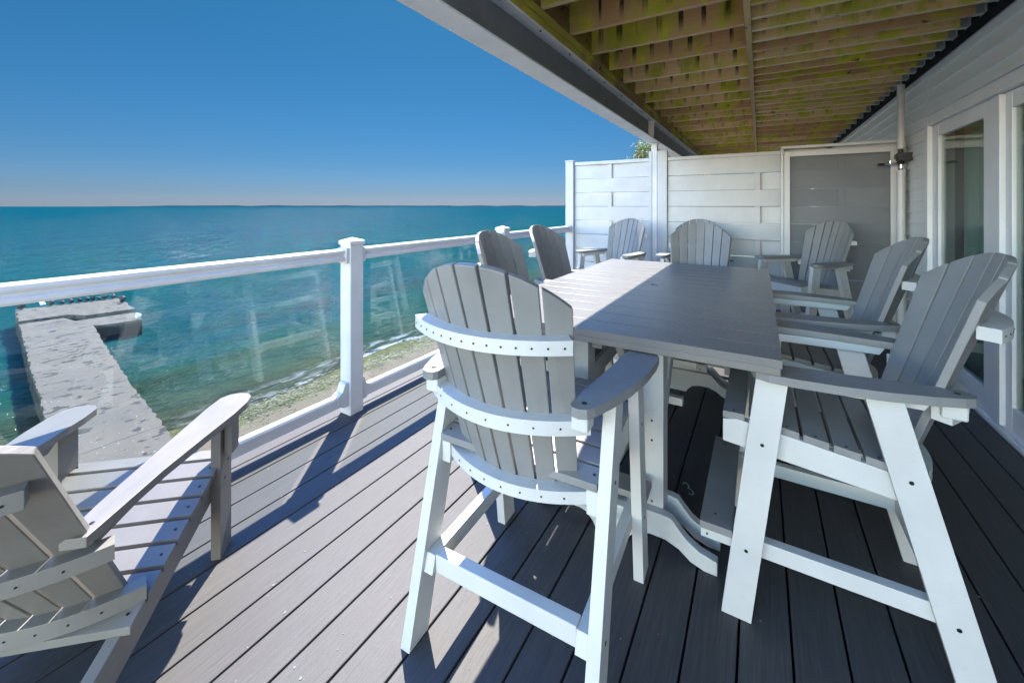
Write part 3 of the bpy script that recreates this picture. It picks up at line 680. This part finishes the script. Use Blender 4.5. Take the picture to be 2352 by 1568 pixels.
# ------------------------------------------------------------------ fan back chairs
def fan_back(root, P, slatm, supm):
    """P: z0,y0,tilt(tan),w0,w1,b0,b1,zt,drop, supports[z...]"""
    H = P['zt'] - P['z0']
    def pt(s, z, off=0):
        t = (z - P['z0']) / H
        W = P['w0'] + (P['w1'] - P['w0']) * t; B = P['b0'] + (P['b1'] - P['b0']) * t
        return Vector((s * W, P['y0'] - (z - P['z0']) * P['tilt'] - B * (1 - s*s) - off, z - off * P['tilt']))
    b = MB(); n = 7; g = .022
    for i in range(n):
        sa = -1 + 2 * i / n + g / 2 + (.0 if i else -.01); sb_ = -1 + 2 * (i + 1) / n - g / 2
        fr = []
        zb = P['z0'] + P.get('bot', 0) 
        top = [sa + (sb_ - sa) * k / 4 for k in range(5)]
        A, Bq = pt(sa, zb), pt(sb_, zb)
        line = [A]
        for k, s in enumerate(top):
            z = P['zt'] - P['drop'] * abs(s) ** 2.2
            pa, pb = pt(sa, z), pt(sb_, z); line.append(pa.lerp(pb, k / 4))
        line.append(Bq)
        nrm = (pt((sa+sb_)/2, P['z0'], .021) - pt((sa+sb_)/2, P['z0'])).normalized()
        d = (pt(sb_, P['z0'] + .3) - pt(sa, P['z0'] + .3)); up_ = Vector((0, -P['tilt'], 1)).normalized()
        nn = d.cross(up_).normalized()
        if nn.y > 0: nn = -nn
        b.prism(line, nn * .021)
    b.build('backrest', slatm, root, .0025)
    for z, hh, ext, tk in P['sup']:
        b = MB(); rings = []
        m = 20
        for i in range(m + 1):
            s = (-1 + 2 * i / m) * ext
            base = pt(s, z, .0245)
            dd = (pt(s + .01, z) - pt(s - .01, z)); dd.z = 0; nn = Vector((dd.y, -dd.x, 0)).normalized()
            if nn.y > 0: nn = -nn
            t1 = base; t2 = base + nn * tk
            rings.append([t1 + Vector((0, 0, -hh/2)), t1 + Vector((0, 0, hh/2)), t2 + Vector((0, 0, hh/2)), t2 + Vector((0, 0, -hh/2))])
        b.loft(rings)
        nsc = n * 2 if z > 1 else n
        for i in range(nsc):
            s = (-1 + (2 * i + 1) / nsc) * .98; p = pt(s, z, .0245)
            dd = (pt(s + .01, z) - pt(s - .01, z)); dd.z = 0; nn = Vector((dd.y, -dd.x, 0)).normalized()
            if nn.y > 0: nn = -nn
            b.screw(p + nn * tk, nn, .0031)
        b.build('back_support', [supm, M['screw']], root, .003)
def mirror(pts, sx): return [(x * sx, y, z) for x, y, z in pts]

def bar_chair():
    root = empty('bar_chair')
    W_, G_ = M['white'], M['grey']
    for sx in (-1, 1):
        for (ya, yb, ztop, nm) in ((.293, .19, .822, 'leg'), (-.30, -.085, .822, 'leg')):
            b = MB(); hw = .044
            b.prism(mirror([(.31, ya-hw, 0), (.31, ya+hw, 0), (.31, yb+hw, ztop), (.31, yb-hw, ztop)], sx), (-.036 * sx, 0, 0))
            for z in (.235, .60):
                t = z / ztop; b.screw((.31 * sx, ya + (yb - ya) * t, z), (sx, 0, 0), .006)
            b.build(nm, [W_, M['screw']], root, .003)
        b = MB()   # seat rail inside the legs, sloping back
        b.prism(mirror([(.273, .335, .565), (.273, .335, .640), (.273, .29, .650), (.273, -.185, .587), (.273, -.185, .512)], sx), (-.034 * sx, 0, 0)); b.build('seat_rail', W_, root, .003)
        b = MB(); b.prism(mirror([(.273, .405, .205), (.273, .405, .258), (.273, -.262, .258), (.273, -.278, .205)], sx), (-.034 * sx, 0, 0))
        for z in (.22, .245): b.screw((.2735 * sx, .385, z), (sx, 0, 0), .004)
        b.build('foot_rail', [W_, M['screw']], root, .003)
        b = MB()   # arm, seen from above a curved paddle
        out = [(.223, -.268), (.232, -.283), (.252, -.290), (.274, -.282), (.289, -.258), (.316, -.19), (.345, -.09), (.366, .03), (.374, .14), (.372, .20), (.355, .235), (.325, .248), (.290, .242), (.268, .22), (.256, .17), (.250, .05), (.240, -.06), (.227, -.18)]
        b.prism([(x * sx, y, .830) for x, y in out], (0, 0, .026))
        b.screw((.256 * sx, -.25, .856), (0, 0, 1), .008); b.build('arm', [G_, M['screw']], root, .004)
        b = MB(); b.prism(mirror([(.272, .20, .796), (.272, .215, .8285), (.272, -.20, .8285), (.272, -.18, .796)], sx), (-.026 * sx, 0, 0)); b.build('arm_support', W_, root, .003)
        b = MB(); b.box((.225 * sx, -.270, .785), (.272 * sx, -.215, .8285)); b.build('arm_block', W_, root, .006)
    b = MB(); b.prism([(-.238, -.262, .205), (-.238, -.222, .205), (-.238, -.222, .262), (-.238, -.262, .262)], (.476, 0, 0)); b.build('stretcher', W_, root, .003)
    b = MB(); b.box((-.238, .25, .206), (.238, .285, .255)); b.build('stretcher', W_, root, .003)
    b = MB(); b.box((-.31, .305, .2595), (.31, .405, .284)); b.screw((-.25, .36, .284), (0, 0, 1)); b.screw((.25, .36, .284), (0, 0, 1)); b.build('footrest', [G_, M['screw']], root, .003)
    b = MB(); y = .335; k = 0
    while y > -.16:
        w0 = .066; zz = .651 + (y - .29) * .132 if y < .29 else .651
        z2 = .651 + (y - w0 - .29) * .132
        z1_ = zz if k else .646
        ln = .300 if k == 0 or k > 4 else .272
        ln = .272
        b.prism([(-ln, y, z1_), (-ln, y - w0, z2), (-ln, y - w0, z2 + .022), (-ln, y, z1_ + .022)], (2 * ln, 0, 0))
        for sx in (-1, 1): b.screw((sx * .255, y - w0/2, (z1_ + z2) / 2 + .0225), (0, -.13, 1))
        y -= w0 + .011; k += 1
    b.build('seat', [G_, M['screw']], root, .003)
    b = MB(); b.box((-.238, .30, .560), (.238, .334, .643)); b.build('apron', W_, root, .003)
    fan_back(root, dict(z0=.53, y0=-.118, tilt=.295, w0=.19, w1=.250, b0=.055, b1=.095, zt=1.235, drop=.115, bot=.015, sup=[(.560, .036, 1.28, .046), (.795, .040, 1.14, .046), (1.035, .038, .98, .05)]), G_, W_)
    return root

proto = bar_chair()
grp = 'grey and white counter-height fan-back chairs'
chairs = [
 (-.665, 1.285, 2, 'counter-height fan-back chair at the near table end, seen from behind with one sunlit leg'),
 (.225, 1.89, 90, 'nearest fan-back chair on the house side of the table, white side frame fully in view'),
 (.245, 2.70, 91, 'fan-back chair on the house side of the table, directly behind the nearest one there'),
 (-1.01, 2.09, -88, 'nearer fan-back chair on the lake side of the table, its dark back showing'),
 (-1.10, 2.90, -92, 'farther fan-back chair on the lake side of the table, just before the railing end'),
 (-.45, 3.64, 180, 'fan-back chair pulled up to the far end of the table, facing the camera'),
 (-.60, 4.85, 180, 'fan-back chair half hidden behind the one at the far table end, by the fence'),
 (-1.47, 4.72, 163.7, 'fan-back chair in the far lake-side corner beside the white steel post'),
 (.374, 5.0, 133.8, 'fan-back chair angled in front of the dark framed screen panel'),
]
for i, (x, y, a, lab) in enumerate(chairs):
    c = proto if i == 0 else copy_tree(proto)
    c.location = (x, y, 0); c.rotation_euler = (0, 0, R(a)); tag(c, lab, 'chair', grp)

# low lounge chair at the left
lc = empty('adirondack_chair', (-1.862, .439, 0), R(42.2), label='low light grey fan-back lounge chair at lower left facing the glass railing', cat='chair')
G_ = M['lightgrey']
for sx in (-1, 1):
    b = MB(); b.prism(mirror([(.283, .235, 0), (.283, .325, 0), (.283, .325, .545), (.283, .235, .545)], sx), (-.034 * sx, 0, 0))
    for z, y in ((.30, .27), (.36, .295)): b.screw((.2835 * sx, y, z), (sx, 0, 0), .006)
    b.build('leg', [G_, M['screw']], lc, .003)
    b = MB(); b.prism(mirror([(.248, .335, .25), (.248, .335, .345), (.248, .30, .355), (.248, -.16, .215), (.248, -.62, .10), (.248, -.80, 0), (.248, -.62, 0), (.248, -.18, .105)], sx), (-.034 * sx, 0, 0)); b.build('stringer', G_, lc, .003)
    b = MB()
    out = [(.205, -.38), (.262, -.38), (.270, -.30), (.285, -.12), (.315, .08), (.338, .22), (.345, .32), (.338, .375), (.315, .405), (.280, .415), (.245, .405), (.222, .375), (.212, .30), (.208, .15), (.203, -.05), (.200, -.25)]
    b.prism([(x * sx, y, .546) for x, y in out], (0, 0, .026)); b.screw((.24 * sx, -.33, .572), (0, 0, 1), .006); b.build('arm', [G_, M['screw']], lc, .004)
    b = MB(); b.box((.288 * sx, .25, .40), (.318 * sx, .31, .545)); b.prism(mirror([(.245, -.34, .51), (.245, -.30, .5445), (.245, .20, .5445), (.245, .16, .515)], sx), (-.024*sx, 0, 0)); b.build('arm_support', G_, lc, .003)
b = MB(); y = .345; k = 0
while y > -.20:
    w0 = .062; z1_ = .3565 + (y - .30) * .304 if y < .30 else .352; z2 = .3565 + (y - w0 - .30) * .304
    b.prism([(-.27, y, z1_), (-.27, y - w0, z2), (-.27, y - w0, z2 + .022), (-.27, y, z1_ + .022)], (.54, 0, 0))
    for sx in (-1, 1): b.screw((sx * .245, y - w0/2, (z1_+z2)/2 + .0225), (0, -.3, 1))
    y -= w0 + .013
b.build('seat', [G_, M['screw']], lc, .003)
b = MB(); b.box((-.214, .30, .25), (.214, .334, .345)); b.build('apron', G_, lc, .003)
fan_back(lc, dict(z0=.20, y0=-.10, tilt=.64, w0=.195, w1=.30, b0=.05, b1=.09, zt=.98, drop=.10, sup=[(.265, .045, 1.22, .044), (.515, .040, 1.15, .044), (.80, .040, .93, .044)]), G_, G_)

# ------------------------------------------------------------------ table
tb = empty('dining_table', (-.54, 2.575, 0), label='long counter-height slatted patio table, half in sun and half in blue shade', cat='table')
b = MB(); TX, TY = .60, 1.075; n = 15; wsl = 2 * TY / n
for i in range(n):
    y0 = -TY + i * wsl + .0036; y1 = y0 + wsl - .0072
    if i == 7:   # umbrella hole slat made of pieces round the hole
        cx = 0; ym = (y0+y1)/2; r = .024; ring = [(cx + r*math.cos(2*math.pi*k/24), ym + r*math.sin(2*math.pi*k/24)) for k in range(24)]
        outer = []
        for k in range(24):
            a = 2*math.pi*k/24; c_, s_ = math.cos(a), math.sin(a); sc = min(TX/abs(c_) if abs(c_) > 1e-6 else 9e9, (y1-y0)/2/abs(s_) if abs(s_) > 1e-6 else 9e9)
            outer.append((c_*sc, ym + s_*sc))
        corners = {3: None}
        vs = [(x, y, z) for z in (.884, .910) for (x, y) in ring + outer]; fs = []
        def q(L, k): return L*48 + k
        for k in range(24):
            k2 = (k+1) % 24
            fs += [(48+k, 48+24+k, 48+24+k2, 48+k2), (k, k2, 24+k2, 24+k), (k, 48+k, 48+k2, k2), (24+k, 24+k2, 72+k2, 72+k)]
        # end fill beyond the outer polygon corners
        b.add(vs, fs)
        xr = max(p[0] for p in outer[1:6]); 
        for sx in (-1, 1):
            px = [p for p in outer if p[0]*sx > 0 and abs(abs(p[1]-ym) - (y1-y0)/2) < 1e-6]
            pxm = max(px, key=lambda p: p[0]*sx)[0]
            for sy in (-1, 1):
                b.prism([(sx*TX, ym, .884), (sx*TX, ym+sy*(y1-y0)/2, .884), (pxm, ym+sy*(y1-y0)/2, .884)], (0, 0, .026))
    else: b.box((-TX, y0, .884), (TX, y1, .910))
for x in (-.30, .30):
    for y in (-TY+.05, TY-.05): b.tube((x, y, .910), (x, y, .9108), .005, .005, 8, 1)
b.build('tabletop', [M['tabletop'], M['screw']], tb, .0015)
b = MB(); b.box((-TX+.004, -TY+.004, .860), (TX-.004, -TY+.042, .8835)); b.box((-TX+.004, TY-.042, .860), (TX-.004, TY-.004, .8835))
b.box((-TX+.004, -TY+.043, .860), (-TX+.042, TY-.043, .8835)); b.box((TX-.042, -TY+.043, .860), (TX-.004, TY-.043, .8835)); 
b.box((-.02, -TY+.043, .83), (.02, TY-.043, .8835)); b.build('apron', M['lightgrey'], tb, .003)
Wt = plastic('table_base_poly_lumber', (.50, .505, .48), (.58, .58, .55), .45, speck=.2)
for sy in (-1, 1):
    Y = sy * .80
    for x in (-.16, .16):
        b = MB(); b.box((x-.045, Y-.02, .10), (x+.045, Y+.07, .845))
        for z in (.12, .17, .42, .50): b.screw((x, Y-.02, z), (0, -1, 0), .005)
        b.build('post', [Wt, M['screw']], tb, .004)
    for s2, name in ((-1, 'foot'), (1, 'foot')):
        b = MB()
        prof = [(.0, .045), (.10, .045), (.17, .055), (.225, .10) , (.0, .10)]
        prof = [(-.005, .0), (.0, .155), (.22, .155), (.245, .15), (.27, .12), (.30, .09), (.345, .065), (.405, .05), (.405, .0), (.36, .0), (.31, .015), (.27, .045), (.22, .062), (.16, .062), (.11, .05), (.08, .02), (.07, .0)]
        b.prism([(x * s2 + (0.0), Y - .06, z) for x, z in prof], (0, .038, 0)); 
        b.prism([(x * s2 + (0.0), Y + .072, z) for x, z in prof], (0, .038, 0)); b.build('foot', Wt, tb, .003)
    b = MB(); b.box((-.42, Y-.06, .79), (.42, Y-.022, .844)); b.build('top_cleat', Wt, tb, .003)
b = MB(); b.box((-.02, -.78, .26), (.02, .78, .35)); b.build('stretcher', Wt, tb, .003)
for sy in (-1, 1):
    b = MB(); b.bar((0, sy*.35, .355), (0, sy*.74, .80), .07, .036, (0, 1, .0)); b.build('brace', Wt, tb, .003)
    for sx in (-1, 1):
        b = MB(); b.bar((sx*.16, sy*.70, .36), (sx*.16, sy*.30, .835), .036, .075, (1, 0, 0)); b.build('brace', Wt, tb, .003)
for y in (-.28, .28):
    b = MB(); b.box((-.2, y-.02, .3505), (.2, y+.02, .39)); b.build('crossbar', Wt, tb, .003)

# chalk-like number on a deck board
ch = MB(); cx, cy = -.30, 1.93
def px(u, v):
    F = Vector((-.5135, .858)); Rr = Vector((.858, .5135)); uu = (u - 1176) / 950; d = CAMH * 950 / (v - 475); p = (F + Rr * uu) * d; return p
c0 = px(1580, 1123)
pts = []
for t in range(0, 11): a = R(150 - 24 * t); pts.append((math.cos(a) * .011, .012 + math.sin(a) * .011))
for t in range(0, 11): a = R(90 - 24 * t); pts.append((math.cos(a) * .013, -.013 + math.sin(a) * .013))
F = Vector((-.5135, .858)); Rr = Vector((.858, .5135))
for (u0, v0), (u1, v1) in zip(pts, pts[1:]):
    p0 = c0 + Rr * u0 + F * v0 * 1.8; p1 = c0 + Rr * u1 + F * v1 * 1.8; dd = (p1 - p0)
    if dd.length < 1e-5: continue
    nn = Vector((-dd.y, dd.x)).normalized() * .0022
    ch.add([(p0.x-nn.x, p0.y-nn.y, .0035), (p1.x-nn.x, p1.y-nn.y, .0035), (p1.x+nn.x, p1.y+nn.y, .0035), (p0.x+nn.x, p0.y+nn.y, .0035)], [(0, 1, 2, 3)])
tag(ch.build('chalk_number', M['chalk']), 'faint white chalk 3 on the dark deck board beside the table foot', 'marking')

# ------------------------------------------------------------------ tree beyond the fence
def tree(name, loc, H, R_, label, seed, nleaf, bare=False):
    e = empty(name, loc, label=label, cat='tree'); rr = random.Random(seed)
    tr = MB(); tips = []
    def limb(p, d, L, r, lev):
        q = p + d * L; tr.tube(p, q, r, r * .65, 7); 
        if lev == 0: tips.append(q); return
        tips.append(q)
        for _ in range(3 if lev > 1 else 4):
            nd = (d + Vector((rr.uniform(-1, 1), rr.uniform(-1, 1), rr.uniform(-.2, .6))) * .75).normalized(); limb(q, nd, L * rr.uniform(.55, .8), r * .6, lev - 1)
    limb(Vector((0, 0, 0)), Vector((0, 0, 1)), H * .38, .14, 4)
    tr.build('trunk', M['bark'], e)
    if nleaf:
        cr = MB(); cl = []
        for _ in range(46):
            while True:
                q = Vector((rr.uniform(-1, 1), rr.uniform(-1, 1), rr.uniform(-1, 1)))
                if q.length < 1: break
            cl.append(Vector((q.x * R_ * .8, q.y * R_ * .8, H * .80 + q.z * H * .20)))
        cl += [t for t in tips if t.z > H * .5]
        for i in range(nleaf):
            t = rr.choice(cl); p = t + Vector((rr.gauss(0, .17), rr.gauss(0, .17), rr.gauss(0, .14))); s = rr.uniform(.03, .06)
            a = Vector((rr.uniform(-1, 1), rr.uniform(-1, 1), rr.uniform(-1, 1))).normalized(); bb = a.cross(Vector((rr.uniform(-1, 1), rr.uniform(-1, 1), 1))).normalized()
            cr.add([p - a*s, p + bb*s*.6, p + a*s, p - bb*s*.6], [(0, 1, 2, 3)])
        cr.build('crown', M['leaf'], e)
    return e
tree('shade_tree', (-4.15, 20, -1.2), 5.25, 1.9, 'yellow green leafy tree top rising behind the white fence', 4, 16000)
tree('bare_tree', (-5.3, 20.5, -1.2), 4.7, 1.2, 'thin bare tree with leafless twigs left of the leafy crown behind the fence', 9, 0)
